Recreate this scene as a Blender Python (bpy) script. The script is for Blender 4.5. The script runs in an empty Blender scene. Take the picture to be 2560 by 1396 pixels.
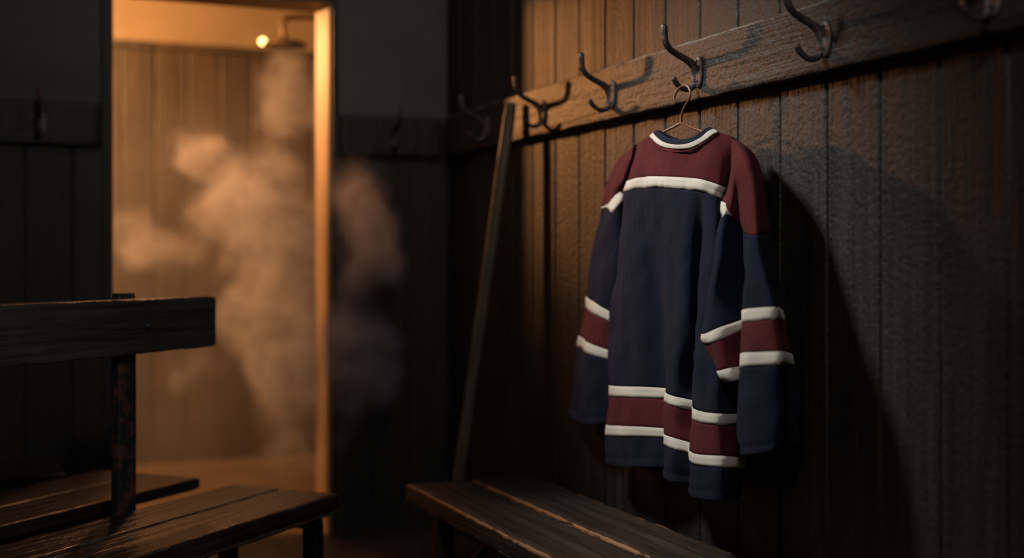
import bpy, bmesh, math, random
from mathutils import Vector, Matrix, noise

random.seed(7)
sc = bpy.context.scene
COL = sc.collection
PI = math.pi

# ------------------------------------------------------------------ camera geometry
FPX, CX, HY = 3180.0, 1280.0, 655.0
TH = math.radians(22.85)
CT, ST = math.cos(TH), math.sin(TH)
H = 1.0

def at_x(px, py, xw):
    """point of the vertical plane x = xw seen at this pixel"""
    u = (px - CX) / FPX
    Y = xw / (CT * u + ST)
    X = u * Y
    return Vector((xw, -ST * X + CT * Y, H + (HY - py) / FPX * Y))

def at_y(px, py, yw):
    u = (px - CX) / FPX
    Y = yw / (CT - ST * u)
    X = u * Y
    return Vector((CT * X + ST * Y, yw, H + (HY - py) / FPX * Y))

# ------------------------------------------------------------------ helpers
def link(o, parent=None):
    COL.objects.link(o)
    if parent is not None:
        o.parent = parent
    return o

def tag(o, label=None, cat=None, group=None, kind=None):
    if label: o['label'] = label
    if cat: o['category'] = cat
    if group: o['group'] = group
    if kind: o['kind'] = kind
    return o

def empty(name, loc=(0, 0, 0), rz=0.0, parent=None):
    o = bpy.data.objects.new(name, None)
    o.empty_display_size = 0.05
    o.location = loc
    o.rotation_euler = (0, 0, rz)
    return link(o, parent)

def obj(name, bm, mat, parent=None, smooth=True, recalc=True):
    if recalc:
        bmesh.ops.recalc_face_normals(bm, faces=bm.faces)
    me = bpy.data.meshes.new(name)
    bm.to_mesh(me); bm.free()
    for m in (mat if isinstance(mat, (list, tuple)) else [mat]):
        me.materials.append(m)
    if smooth:
        for p in me.polygons: p.use_smooth = True
    o = bpy.data.objects.new(name, me)
    return link(o, parent)

def struct(name, bm, mat, parent=None, smooth=False):
    o = obj(name, bm, mat, parent, smooth)
    if parent is None: o['kind'] = 'structure'
    return o

def add_box(bm, lo, hi, mi=0):
    x0, y0, z0 = lo; x1, y1, z1 = hi
    v = [bm.verts.new(p) for p in ((x0,y0,z0),(x1,y0,z0),(x1,y1,z0),(x0,y1,z0),(x0,y0,z1),(x1,y0,z1),(x1,y1,z1),(x0,y1,z1))]
    for f in ((0,3,2,1),(4,5,6,7),(0,1,5,4),(1,2,6,5),(2,3,7,6),(3,0,4,7)):
        bm.faces.new([v[i] for i in f]).material_index = mi

def cr(p0, p1, p2, p3, t):
    return 0.5 * ((2*p1) + (p2-p0)*t + (2*p0-5*p1+4*p2-p3)*t*t + (3*p1-p0-3*p2+p3)*t**3)

def spline(pts, n, closed=False):
    """Catmull-Rom through pts, n samples per span"""
    out = []; m = len(pts)
    for i in range(m if closed else m-1):
        if closed: a, b, c, d = (pts[(i+k) % m] for k in (-1, 0, 1, 2))
        else: a, b, c, d = pts[max(i-1,0)], pts[i], pts[i+1], pts[min(i+2,m-1)]
        for k in range(n): out.append(cr(a, b, c, d, k/n))
    if not closed: out.append(pts[-1])
    return out

def add_tube(bm, pts, radii, seg=12, flat=1.0, caps=True, round_ends=True):
    """swept tube; radii per point"""
    n = len(pts)
    pts = [Vector(p) for p in pts]
    if not hasattr(radii, '__len__'): radii = [radii]*n
    if round_ends:
        r0, r1 = radii[0], radii[-1]
        d0 = (pts[0]-pts[1]).normalized(); d1 = (pts[-1]-pts[-2]).normalized()
        pre = [(pts[0]+d0*r0*math.sin(a), r0*math.cos(a)) for a in (1.35, 1.0, .6, .3)]
        post = [(pts[-1]+d1*r1*math.sin(a), r1*math.cos(a)) for a in (.3, .6, 1.0, 1.35)]
        pts = [p for p,_ in pre]+pts+[p for p,_ in post]
        radii = [r for _,r in pre]+list(radii)+[r for _,r in post]
        n = len(pts)
    up = None; rings = []
    for i in range(n):
        t = (pts[min(i+1,n-1)]-pts[max(i-1,0)]).normalized()
        if up is None:
            a = Vector((0,1,0)) if abs(t.y) < .9 else Vector((1,0,0))
            up = (a - t*a.dot(t)).normalized()
        else:
            up = (up - t*up.dot(t)).normalized()
        s = t.cross(up)
        rings.append([bm.verts.new(pts[i] + (up*math.cos(k*2*PI/seg)*flat + s*math.sin(k*2*PI/seg))*radii[i]) for k in range(seg)])
    for a, b in zip(rings, rings[1:]):
        for k in range(seg):
            bm.faces.new((a[k], a[(k+1)%seg], b[(k+1)%seg], b[k]))
    if caps:
        bm.faces.new(rings[0][::-1]); bm.faces.new(rings[-1])

def plank_bm(L, W, T, seed=0, rough=.0015, chip=.0, nseg=None, chips=()):
    """rough plank: long axis X from 0 to L, width Y 0..W, thickness Z -T..0, worn rounded edges"""
    bm = bmesh.new()
    add_plank(bm, L, W, T, seed, rough, nseg, chips)
    return bm

def add_plank(bm, L, W, T, seed=0, rough=.0015, nseg=None, chips=(), M=None):
    nseg = nseg or max(6, int(L/0.012))
    r = min(.006, T*.3, W*.3)
    prof = []   # (y, z, corner weight)
    def corner(cy, cz, a0):
        for k in range(4):
            a = a0 + k*PI/6
            prof.append((cy+r*math.cos(a), cz+r*math.sin(a), 1.0))
    def edge(p, q, n):
        for k in range(1, n): prof.append((p[0]+(q[0]-p[0])*k/n, p[1]+(q[1]-p[1])*k/n, .25))
    nw = max(3, int(W/.02)); nt = max(2, int(T/.015))
    corner(W-r, -r, 0); edge((W-r, 0), (r, 0), nw); corner(r, -r, PI/2); edge((0, -r), (0, -T+r), nt)
    corner(r, -T+r, PI); edge((r, -T), (W-r, -T), nw); corner(W-r, -T+r, 1.5*PI); edge((W, -T+r), (W, -r), nt)
    rings = []
    cx, cz = W/2, -T/2
    for i in range(nseg+1):
        x = L*i/nseg
        endf = 1.0
        e = min(i, nseg-i)
        inset = (.0028, .0008, 0)[e] if e < 3 else 0
        ring = []
        for (y, z, w) in prof:
            nz = noise.noise(Vector((x*14+seed*9.1, y*40, z*40)))*rough*w*1.6 + noise.noise(Vector((x*70+seed*3.7, y*90, z*90)))*rough*w
            dy, dz = y-cx, z-cz
            l = math.hypot(dy, dz)
            yy = y + dy/l*nz - (dy/abs(dy) if dy else 0)*inset
            zz = z + dz/l*nz - (dz/abs(dz) if dz else 0)*inset
            for (c0, c1, sy, dep) in chips:      # chipped stretch of the upper edge at side sy
                if c0 < x < c1 and w == 1.0 and z > -T*.5 and ((y > W*.5) == (sy > 0)):
                    f = math.sin(PI*(x-c0)/(c1-c0))**.5
                    k = dep*f*(.5+.9*abs(noise.noise(Vector((x*38+seed, y*20, 1.3))))+.5*noise.noise(Vector((x*150, 2, seed))))
                    yy -= (1 if sy > 0 else -1)*k; zz -= k*.7
            p = Vector((x, yy, zz))
            ring.append(bm.verts.new(M @ p if M else p))
        rings.append(ring)
    n = len(prof)
    for a, b in zip(rings, rings[1:]):
        for k in range(n):
            bm.faces.new((a[k], b[k], b[(k+1)%n], a[(k+1)%n]))
    bm.faces.new(rings[0]); bm.faces.new(rings[-1][::-1])

# ------------------------------------------------------------------ materials
def newmat(name):
    m = bpy.data.materials.new(name); m.use_nodes = True
    nt = m.node_tree; nt.nodes.clear()
    out = nt.nodes.new('ShaderNodeOutputMaterial')
    b = nt.nodes.new('ShaderNodeBsdfPrincipled')
    nt.links.new(b.outputs[0], out.inputs['Surface'])
    return m, nt, b, out

def N(nt, typ, **kw):
    n = nt.nodes.new(typ)
    ins = kw.pop('ins', {})
    for k, v in kw.items(): setattr(n, k, v)
    for k, v in ins.items():
        if isinstance(v, bpy.types.NodeSocket): nt.links.new(v, n.inputs[k])
        else: n.inputs[k].default_value = v
    return n

def mapping(nt, scale, coord='Object', loc=(0, 0, 0)):
    tc = N(nt, 'ShaderNodeTexCoord')
    return N(nt, 'ShaderNodeMapping', ins={'Vector': tc.outputs[coord], 'Scale': scale, 'Location': loc}).outputs[0]

def ramp(nt, fac, stops):
    r = N(nt, 'ShaderNodeValToRGB', ins={'Fac': fac})
    e = r.color_ramp.elements
    while len(e) < len(stops): e.new(.5)
    for k, (p, c) in enumerate(stops):
        e[k].position = p
        e[k].color = (*c, 1) if len(c) == 3 else c
    return r.outputs[0]

def mix(nt, fac, a, b, typ='MIX'):
    m = N(nt, 'ShaderNodeMix', data_type='RGBA', blend_type=typ)
    for k, v in ((0, fac), (6, a), (7, b)):
        if isinstance(v, bpy.types.NodeSocket): nt.links.new(v, m.inputs[k])
        else: m.inputs[k].default_value = v if k == 0 else ((*v, 1) if len(v) == 3 else v)
    return m.outputs[2]

def math_(nt, op, a, b=0.0, c=0.0, clamp=False):
    m = N(nt, 'ShaderNodeMath', operation=op, use_clamp=clamp)
    for k, v in enumerate((a, b, c)):
        if isinstance(v, bpy.types.NodeSocket): nt.links.new(v, m.inputs[k])
        else: m.inputs[k].default_value = v
    return m.outputs[0]

def bump(nt, bsdf, height, strength=.5, dist=.002, prev=None):
    b = N(nt, 'ShaderNodeBump', ins={'Height': height, 'Strength': strength, 'Distance': dist})
    if prev is not None: nt.links.new(prev, b.inputs['Normal'])
    if bsdf is not None: nt.links.new(b.outputs[0], bsdf.inputs['Normal'])
    return b.outputs[0]

def wood(name, dark, mid, light, axis='z', rough=.5, board=None, pit=.5, scale=1.0, spec=.5, wear=None, stains=()):
    """weathered painted timber, grain along axis; board=(axis index, pitch, offset) varies tone board by board"""
    m, nt, b, out = newmat(name)
    s = {'x': (1.2, 26, 26), 'y': (26, 1.2, 26), 'z': (26, 26, 1.2)}[axis]
    s = tuple(q*scale for q in s)
    tc = N(nt, 'ShaderNodeTexCoord')
    vec = tc.outputs['Object']
    if board:
        sep = N(nt, 'ShaderNodeSeparateXYZ', ins={0: vec})
        idx = math_(nt, 'FLOOR', math_(nt, 'DIVIDE', math_(nt, 'SUBTRACT', sep.outputs[board[0]], board[2]), board[1]))
        wn = N(nt, 'ShaderNodeTexWhiteNoise', noise_dimensions='1D', ins={'W': idx})
        off = N(nt, 'ShaderNodeVectorMath', operation='SCALE', ins={0: wn.outputs['Color'], 'Scale': 7.0})
        vec = N(nt, 'ShaderNodeVectorMath', operation='ADD', ins={0: vec, 1: off.outputs[0]}).outputs[0]
    mp = N(nt, 'ShaderNodeMapping', ins={'Vector': vec, 'Scale': s}).outputs[0]
    g1 = N(nt, 'ShaderNodeTexNoise', ins={'Vector': mp, 'Scale': 1.0, 'Detail': 4.0, 'Roughness': .62, 'Distortion': .5})
    mp2 = N(nt, 'ShaderNodeMapping', ins={'Vector': vec, 'Scale': tuple(q*3.3 for q in s)}).outputs[0]
    g2 = N(nt, 'ShaderNodeTexNoise', ins={'Vector': mp2, 'Scale': 1.0, 'Detail': 3.0, 'Roughness': .6})
    blot = N(nt, 'ShaderNodeTexNoise', ins={'Vector': vec, 'Scale': 3.5, 'Detail': 4.0, 'Roughness': .6})
    pits = N(nt, 'ShaderNodeTexNoise', ins={'Vector': vec, 'Scale': 75.0, 'Detail': 3.0, 'Roughness': .55})
    grain = math_(nt, 'MULTIPLY_ADD', g2.outputs[0], .4, math_(nt, 'MULTIPLY', g1.outputs[0], .6))
    colr = ramp(nt, grain, [(.33, dark), (.5, mid), (.68, light)])
    bl = ramp(nt, blot.outputs[0], [(.3, (.62,.62,.62)), (.7, (1.2,1.15,1.1))])
    colr = mix(nt, .8, colr, bl, 'MULTIPLY')
    if board:
        hv = math_(nt, 'MULTIPLY_ADD', wn.outputs['Value'], .5, .75)
        cmb = N(nt, 'ShaderNodeCombineXYZ', ins={0: hv, 1: hv, 2: hv})
        colr = mix(nt, 1.0, colr, cmb.outputs[0], 'MULTIPLY')
    if wear:                                           # (mask socket maker, colour)
        colr = wear(nt, colr, tc)
    for (cy, cz, wy, wz, colour) in stains:             # rust runs under the hooks, local y / z
        sp = N(nt, 'ShaderNodeSeparateXYZ', ins={0: tc.outputs['Object']})
        dy = math_(nt, 'DIVIDE', math_(nt, 'SUBTRACT', sp.outputs[1], cy), wy)
        dz = math_(nt, 'DIVIDE', math_(nt, 'SUBTRACT', sp.outputs[2], cz), wz)
        d = math_(nt, 'ADD', math_(nt, 'POWER', math_(nt, 'ABSOLUTE', dy), 2.0), math_(nt, 'POWER', math_(nt, 'ABSOLUTE', dz), 2.0))
        f = math_(nt, 'MULTIPLY', math_(nt, 'SUBTRACT', 1.0, d, clamp=True), pits.outputs[0], clamp=True)
        colr = mix(nt, math_(nt, 'MULTIPLY', f, 1.5, clamp=True), colr, colour)
    nt.links.new(colr, b.inputs['Base Color'])
    b.inputs['Specular IOR Level'].default_value = spec
    rr = math_(nt, 'MULTIPLY_ADD', grain, .3, rough-.12)
    nt.links.new(rr, b.inputs['Roughness'])
    hh = math_(nt, 'MULTIPLY_ADD', g1.outputs[0], 2.6, math_(nt, 'MULTIPLY', g2.outputs[0], 1.0))
    hh = math_(nt, 'MULTIPLY_ADD', pits.outputs[0], pit*2.2, hh)
    bump(nt, b, hh, 1.0, .002)
    return m

def plain(name, c, rough=.6, metal=0.0, var=.25, scale=6.0, bmp=.2, spec=.5, dist=.002, bscale=40):
    m, nt, b, out = newmat(name)
    v = mapping(nt, (1, 1, 1))
    n = N(nt, 'ShaderNodeTexNoise', ins={'Vector': v, 'Scale': scale, 'Detail': 5.0, 'Roughness': .6})
    lo = tuple(q*(1-var) for q in c); hi = tuple(q*(1+var) for q in c)
    nt.links.new(ramp(nt, n.outputs[0], [(.35, lo), (.65, hi)]), b.inputs['Base Color'])
    b.inputs['Roughness'].default_value = rough; b.inputs['Metallic'].default_value = metal
    b.inputs['Specular IOR Level'].default_value = spec
    n2 = N(nt, 'ShaderNodeTexNoise', ins={'Vector': v, 'Scale': bscale, 'Detail': 4.0})
    bump(nt, b, n2.outputs[0], bmp, dist)
    return m

def iron(name, base, rust, amount=.5, scale=60, rough=.45, metal=.75):
    m, nt, b, out = newmat(name)
    v = mapping(nt, (1, 1, 1))
    n = N(nt, 'ShaderNodeTexNoise', ins={'Vector': v, 'Scale': scale, 'Detail': 5.0, 'Roughness': .65})
    n2 = N(nt, 'ShaderNodeTexNoise', ins={'Vector': v, 'Scale': scale*6, 'Detail': 3.0, 'Roughness': .6})
    f = ramp(nt, n.outputs[0], [(amount-.05, (0,0,0)), (amount+.06, (1,1,1))])
    speck = ramp(nt, n2.outputs[0], [(.52, (0,0,0)), (.68, (1,1,1))])
    c = mix(nt, f, base, rust)
    c = mix(nt, math_(nt, 'MULTIPLY', speck, .35), c, tuple(min(1, q*3.5+.05) for q in base))
    nt.links.new(c, b.inputs['Base Color'])
    nt.links.new(math_(nt, 'MULTIPLY_ADD', f, -metal*.8, metal), b.inputs['Metallic'])
    nt.links.new(math_(nt, 'MULTIPLY_ADD', f, .3, rough), b.inputs['Roughness'])
    n1 = bump(nt, None, n.outputs[0], .4, .002)
    bump(nt, b, n2.outputs[0], .6, .0012, n1)
    return m

def fabric(name, c, kind='mesh', fuzz=.02):
    """knit cloth; UVMap is in metres, 'band' runs 0..1 across its own band"""
    m, nt, b, out = newmat(name)
    uv = N(nt, 'ShaderNodeUVMap', uv_map='UVMap').outputs[0]
    sp = N(nt, 'ShaderNodeSeparateXYZ', ins={0: uv})
    pitch = {'mesh': .0034, 'rib': .0040, 'tape': .0026}[kind]
    fu = math_(nt, 'SINE', math_(nt, 'MULTIPLY', sp.outputs[0], 2*PI/pitch))
    fv = math_(nt, 'SINE', math_(nt, 'MULTIPLY', sp.outputs[1], 2*PI/(pitch*.8)))
    if kind == 'rib':
        h = math_(nt, 'MULTIPLY_ADD', fu, .5, .5)
    else:
        h = math_(nt, 'MULTIPLY_ADD', math_(nt, 'MULTIPLY', fu, fv), .5, .5)
    tc = N(nt, 'ShaderNodeTexCoord')
    nz = N(nt, 'ShaderNodeTexNoise', ins={'Vector': tc.outputs['Object'], 'Scale': 420.0, 'Detail': 2.0})
    nw = N(nt, 'ShaderNodeTexNoise', ins={'Vector': tc.outputs['Object'], 'Scale': 9.0, 'Detail': 3.0})
    mpw = N(nt, 'ShaderNodeMapping', ins={'Vector': tc.outputs['Object'], 'Scale': (24, 24, 11)}).outputs[0]
    wr = N(nt, 'ShaderNodeTexNoise', ins={'Vector': mpw, 'Scale': 1.0, 'Detail': 3.0, 'Distortion': .8})
    kk = (.86, 1.06) if kind == 'tape' else (.45, 1.45)
    lo = tuple(q*kk[0] for q in c); hi = tuple(min(1, q*kk[1]) for q in c)
    colr = mix(nt, h, lo, hi)
    colr = mix(nt, .5, colr, ramp(nt, nw.outputs[0], [(.3, (.78,.78,.78)), (.7, (1.15,1.15,1.15))]), 'MULTIPLY')
    if kind == 'tape':                                  # stitch line near both edges
        bd = N(nt, 'ShaderNodeUVMap', uv_map='band').outputs[0]
        sb = N(nt, 'ShaderNodeSeparateXYZ', ins={0: bd})
        e = math_(nt, 'ABSOLUTE', math_(nt, 'SUBTRACT', sb.outputs[1], .5))
        d = math_(nt, 'ABSOLUTE', math_(nt, 'SUBTRACT', e, .41))
        st = math_(nt, 'LESS_THAN', d, .03)
        dash = math_(nt, 'GREATER_THAN', math_(nt, 'SINE', math_(nt, 'MULTIPLY', sp.outputs[0], 2*PI/.0045)), -.2)
        st = math_(nt, 'MULTIPLY', st, dash)
        colr = mix(nt, math_(nt, 'MULTIPLY', st, .45), colr, (.2, .18, .16))
        h = math_(nt, 'SUBTRACT', h, math_(nt, 'MULTIPLY', st, 1.5))
    nt.links.new(colr, b.inputs['Base Color'])
    b.inputs['Roughness'].default_value = .88
    b.inputs['Specular IOR Level'].default_value = .08
    b.inputs['Sheen Weight'].default_value = fuzz
    b.inputs['Sheen Roughness'].default_value = .5
    hh = math_(nt, 'MULTIPLY_ADD', wr.outputs[0], 3.0, math_(nt, 'MULTIPLY', h, .9))
    hh = math_(nt, 'MULTIPLY_ADD', nz.outputs[0], .18, hh)
    bump(nt, b, hh, 1.0, .0009)
    return m

def worn_edge(L, W, T, colour, amount=.5, top_scratches=True):
    """bare timber showing along the arrises of a plank (local coords of the plank object)"""
    def f(nt, colr, tc):
        sp = N(nt, 'ShaderNodeSeparateXYZ', ins={0: tc.outputs['Object']})
        n = N(nt, 'ShaderNodeTexNoise', ins={'Vector': N(nt, 'ShaderNodeMapping', ins={'Vector': tc.outputs['Object'], 'Scale': (9, 40, 40)}).outputs[0], 'Scale': 1.0, 'Detail': 5.0, 'Roughness': .7})
        ey = math_(nt, 'MINIMUM', sp.outputs[1], math_(nt, 'SUBTRACT', W, sp.outputs[1]))
        ez = math_(nt, 'MINIMUM', math_(nt, 'MULTIPLY', sp.outputs[2], -1.0), math_(nt, 'ADD', sp.outputs[2], T))
        d = math_(nt, 'ADD', math_(nt, 'MAXIMUM', ey, 0.0), math_(nt, 'MAXIMUM', ez, 0.0))
        lim = math_(nt, 'MULTIPLY_ADD', n.outputs[0], .03*amount*2, -.0105*amount*2+.001)
        k = math_(nt, 'LESS_THAN', d, lim)
        colr = mix(nt, math_(nt, 'MULTIPLY', k, .85), colr, colour)
        if top_scratches:
            mp = N(nt, 'ShaderNodeMapping', ins={'Vector': tc.outputs['Object'], 'Scale': (8, 60, 20)}).outputs[0]
            s = N(nt, 'ShaderNodeTexNoise', ins={'Vector': mp, 'Scale': 1.6, 'Detail': 5.0, 'Roughness': .75})
            a = N(nt, 'ShaderNodeTexNoise', ins={'Vector': tc.outputs['Object'], 'Scale': 4.0, 'Detail': 1.0})
            k = math_(nt, 'MULTIPLY', math_(nt, 'GREATER_THAN', s.outputs[0], .66), math_(nt, 'GREATER_THAN', a.outputs[0], .5))
            colr = mix(nt, math_(nt, 'MULTIPLY', k, .5), colr, tuple(q*.8+.04 for q in colour))
        return colr
    return f

PITCH, Y0 = .1692, 3.550 - .1692*40
M_wall = wood('brown_board', (.0042,.0033,.0025), (.0112,.0088,.0066), (.0235,.0187,.014), 'z', .55, board=(1, PITCH, Y0), pit=.6)
M_back = wood('dark_board', (.011,.0095,.0075), (.0175,.015,.012), (.026,.022,.0175), 'z', .6, board=(0, .15, 0), pit=.3)
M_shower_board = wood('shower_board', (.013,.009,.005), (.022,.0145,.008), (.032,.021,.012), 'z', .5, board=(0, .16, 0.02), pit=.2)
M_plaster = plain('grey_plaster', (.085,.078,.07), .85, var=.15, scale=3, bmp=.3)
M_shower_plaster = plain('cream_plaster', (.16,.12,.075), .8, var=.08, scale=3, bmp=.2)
M_dark_trim = plain('black_trim', (.012,.011,.01), .6)
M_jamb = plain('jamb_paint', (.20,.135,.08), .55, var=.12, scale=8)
M_ceil = plain('dark_ceiling', (.03,.027,.024), .9)
M_floor = wood('floor_timber', (.03,.018,.012), (.055,.034,.023), (.085,.052,.035), 'y', .45, board=(0, .14, 0), pit=.2)
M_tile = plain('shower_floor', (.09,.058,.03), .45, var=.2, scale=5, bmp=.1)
M_iron = iron('wrought_iron', (.075,.070,.075), (.10,.038,.018), .55, 70, .36)
M_plate = iron('rusty_plate', (.12,.11,.11), (.15,.05,.025), .5, 110, .38)
M_wire = iron('copper_wire', (.20,.12,.08), (.10,.045,.025), .56, 120, .32, .8)
M_post = iron('flaked_steel', (.030,.038,.044), (.14,.045,.028), .53, 22, .45, .3)
M_black_steel = plain('black_steel', (.012,.012,.013), .5, .3, bmp=.3)
M_navy = fabric('navy_knit', (.0075,.0105,.024))
M_maroon = fabric('maroon_knit', (.088,.0165,.019))
M_white = fabric('cream_tape', (.70,.66,.58), 'tape', .1)
M_rib = fabric('navy_rib', (.009,.013,.028), 'rib')
M_bolt = plain('bolt_iron', (.06,.06,.065), .4, .6, bmp=.3)

# ------------------------------------------------------------------ the setting
WX, RX, BY, BT, SY = 1.640, 1.600, 4.53, .20, 6.53   # right wall, rail face, back wall, its thickness, shower wall
CEIL = 2.75

def boards(bm, a0, a1, z0, z1, pitch, off, place, groove=.0045, depth=.007, seed=0, nz=1):
    """tongue-and-groove sheet from a0 to a1; place(a, d, z) -> point, d = depth into wall"""
    prof = []
    k = math.floor((a0-off)/pitch)
    while off+k*pitch < a1:
        s = off+k*pitch
        rnd = random.Random(seed*1000+k)
        d = rnd.uniform(-.0012, .0012)
        for (a, dd) in ((s+groove*.15, depth), (s+groove, d+.0012), (s+groove*1.8, d), (s+pitch-groove*1.8, d+rnd.uniform(-.001,.001)), (s+pitch-groove, d+.0012), (s+pitch-groove*.15, depth)):
            prof.append((min(max(a, a0), a1), dd))
        k += 1
    cols = []
    for (a, d) in prof:
        cols.append([bm.verts.new(place(a, d, z0+(z1-z0)*i/nz)) for i in range(nz+1)])
    for p, q in zip(cols, cols[1:]):
        for i in range(nz):
            bm.faces.new((p[i], q[i], q[i+1], p[i+1]))

bm = bmesh.new(); add_box(bm, (-2.4,-1.4,-.1), (2.0,BY+.1,0)); struct('floor', bm, M_floor)
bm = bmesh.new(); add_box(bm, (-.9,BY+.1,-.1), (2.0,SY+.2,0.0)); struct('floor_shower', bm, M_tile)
bm = bmesh.new(); add_box(bm, (-2.4,-1.4,CEIL), (2.0,SY+.2,CEIL+.1)); struct('ceiling', bm, M_ceil)
bm = bmesh.new()
boards(bm, -1.3, BY, 0, CEIL, PITCH, Y0, lambda a, d, z: (WX+d, a, z), seed=1)
add_box(bm, (WX+.02, -1.4, 0), (WX+.12, BY+.02, CEIL))
struct('wall_right', bm, M_wall)
bm = bmesh.new(); add_box(bm, (-2.4,-1.4,0), (-2.3,BY,CEIL)); struct('wall_left', bm, M_plaster)
bm = bmesh.new(); add_box(bm, (-2.3,-1.4,0), (WX,-1.3,CEIL)); struct('wall_front', bm, M_plaster)

DX0, DX1, DZ = .427, 1.197, 1.956
bm = bmesh.new()
add_box(bm, (-2.3,BY,0), (DX0,BY+BT,CEIL)); add_box(bm, (DX1,BY,0), (WX+.02,BY+BT,CEIL)); add_box(bm, (DX0,BY,DZ), (DX1,BY+BT,CEIL))
wb = struct('wall_back', bm, M_plaster)
RZ0, RZ1 = H+.3905, H+.537
bm = bmesh.new()
boards(bm, -2.3, DX0-.03, 0, RZ1-.02, .15, 0, lambda a, d, z: (a, BY-.012+d*.5, z), seed=2)
boards(bm, DX1+.03, WX, 0, RZ1-.02, .15, 0, lambda a, d, z: (a, BY-.012+d*.5, z), seed=3)
struct('panelling', bm, M_back, wb)
bm = bmesh.new()
add_box(bm, (DX0-.030,BY-.02,0), (DX0,BY,DZ+.045)); add_box(bm, (DX1-.003,BY-.02,0), (DX1+.022,BY,DZ+.045)); add_box(bm, (DX0,BY-.02,DZ), (DX1,BY,DZ+.045))
struct('trim_1', bm, M_dark_trim)
bm = bmesh.new()
add_box(bm, (DX1-.012,BY+.001,0), (DX1,BY+BT,DZ)); add_box(bm, (DX0,BY+.02,0), (DX0+.006,BY+BT,DZ)); add_box(bm, (DX0+.006,BY,DZ-.012), (DX1-.012,BY+BT,DZ))
struct('trim_2', bm, M_jamb)
# shower room
SR = 1.86
bm = bmesh.new()
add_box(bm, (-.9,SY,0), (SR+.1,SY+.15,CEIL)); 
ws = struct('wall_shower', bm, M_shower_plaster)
SZ = H + 1.075
bm = bmesh.new()
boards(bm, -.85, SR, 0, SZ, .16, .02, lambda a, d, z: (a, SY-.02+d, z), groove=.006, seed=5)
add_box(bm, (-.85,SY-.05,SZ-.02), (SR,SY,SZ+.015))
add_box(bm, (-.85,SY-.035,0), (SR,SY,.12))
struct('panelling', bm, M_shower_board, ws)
bm = bmesh.new(); add_box(bm, (SR,BY+BT,0), (SR+.1,SY,CEIL)); struct('wall_shower_right', bm, M_shower_board)
bm = bmesh.new(); add_box(bm, (-.95,BY+BT,0), (-.85,SY,CEIL)); struct('wall_shower_left', bm, M_shower_plaster)

# ------------------------------------------------------------------ coat racks
HOOK_Y = [4.02, 3.555, 3.10, 2.65, 2.155, 1.688]
def hook_path(pp):
    out = []
    for (px, py) in pp:
        p = at_y(px, py, 2.65)
        out.append(Vector((p.x-RX, 0, p.z)))
    return out
UP = hook_path([(1660,68),(1660.5,83),(1663,101),(1671.6,119),(1684,130),(1701,140.5),(1716,149),(1728,158),(1735,170),(1737,190),(1735,206)])
LO = hook_path([(1737,172),(1738,196),(1736,211),(1727,221),(1714.5,224),(1702,218.5),(1691.5,209),(1685,198)])
def make_hook(parent, mirror=False):
    bm = bmesh.new()
    n = 5
    up = spline(UP, n); lo = spline(LO, n)
    ru = [.0090,.0086,.0080,.0076,.0076,.0080,.0084,.0092,.0100,.0095,.0075]
    rl = [.0080,.0090,.0085,.0072,.0062,.0060,.0064,.0070]
    add_tube(bm, up, spline(ru, n), 16)
    add_tube(bm, lo, spline(rl, n), 16)
    for v in bm.verts:
        k = noise.noise(v.co*90)*.0006
        v.co += Vector((k, noise.noise(v.co*80+Vector((5,1,2)))*.0006, k))
    h = obj('coat_hook', bm, M_iron, parent)
    # back plate: domed oval
    bm = bmesh.new()
    zc, hz, hy = H+.4555, .038, .0185
    rings = []
    for (s, d) in ((1.0, 0), (1.0, -.004), (.9, -.0065), (.6, -.0085), (.2, -.009)):
        ring = []
        for k in range(32):
            a = k*2*PI/32
            cy, cz = math.cos(a), math.sin(a)
            ring.append(bm.verts.new((d, -.010+hy*s*math.copysign(abs(cy)**.75, cy), zc+hz*(.2*(1-s)+s)*math.copysign(abs(cz)**.9, cz) if s > .5 else zc+hz*s*cz)))
        rings.append(ring)
    for a, b in zip(rings, rings[1:]):
        for k in range(32): bm.faces.new((a[k], a[(k+1)%32], b[(k+1)%32], b[k]))
    bm.faces.new(rings[-1]); bm.faces.new(rings[0][::-1])
    obj('back_plate', bm, M_plate, h)
    for dz in (.026, -.020):
        bm = bmesh.new()
        c = Vector((-.0080, -.0125, zc+dz))
        prof = [(.0042, 0), (.0042, -.0014), (.0034, -.0026), (.0014, -.0026), (.0013, -.001), (.0001, -.001)]
        rr = [[bm.verts.new(c+Vector((d, r*math.cos(k*PI/8), r*math.sin(k*PI/8)))) for k in range(16)] for r, d in prof]
        for a, b in zip(rr, rr[1:]):
            for k in range(16): bm.faces.new((a[k], a[(k+1)%16], b[(k+1)%16], b[k]))
        bm.faces.new(rr[0])
        obj('screw', bm, M_bolt, h)
    return h
def dup_part(src, parent, loc):
    c = src.copy(); COL.objects.link(c); c.parent = parent; c.location = loc
    for g in src.children:
        d = g.copy(); COL.objects.link(d); d.parent = c
    return c

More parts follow.
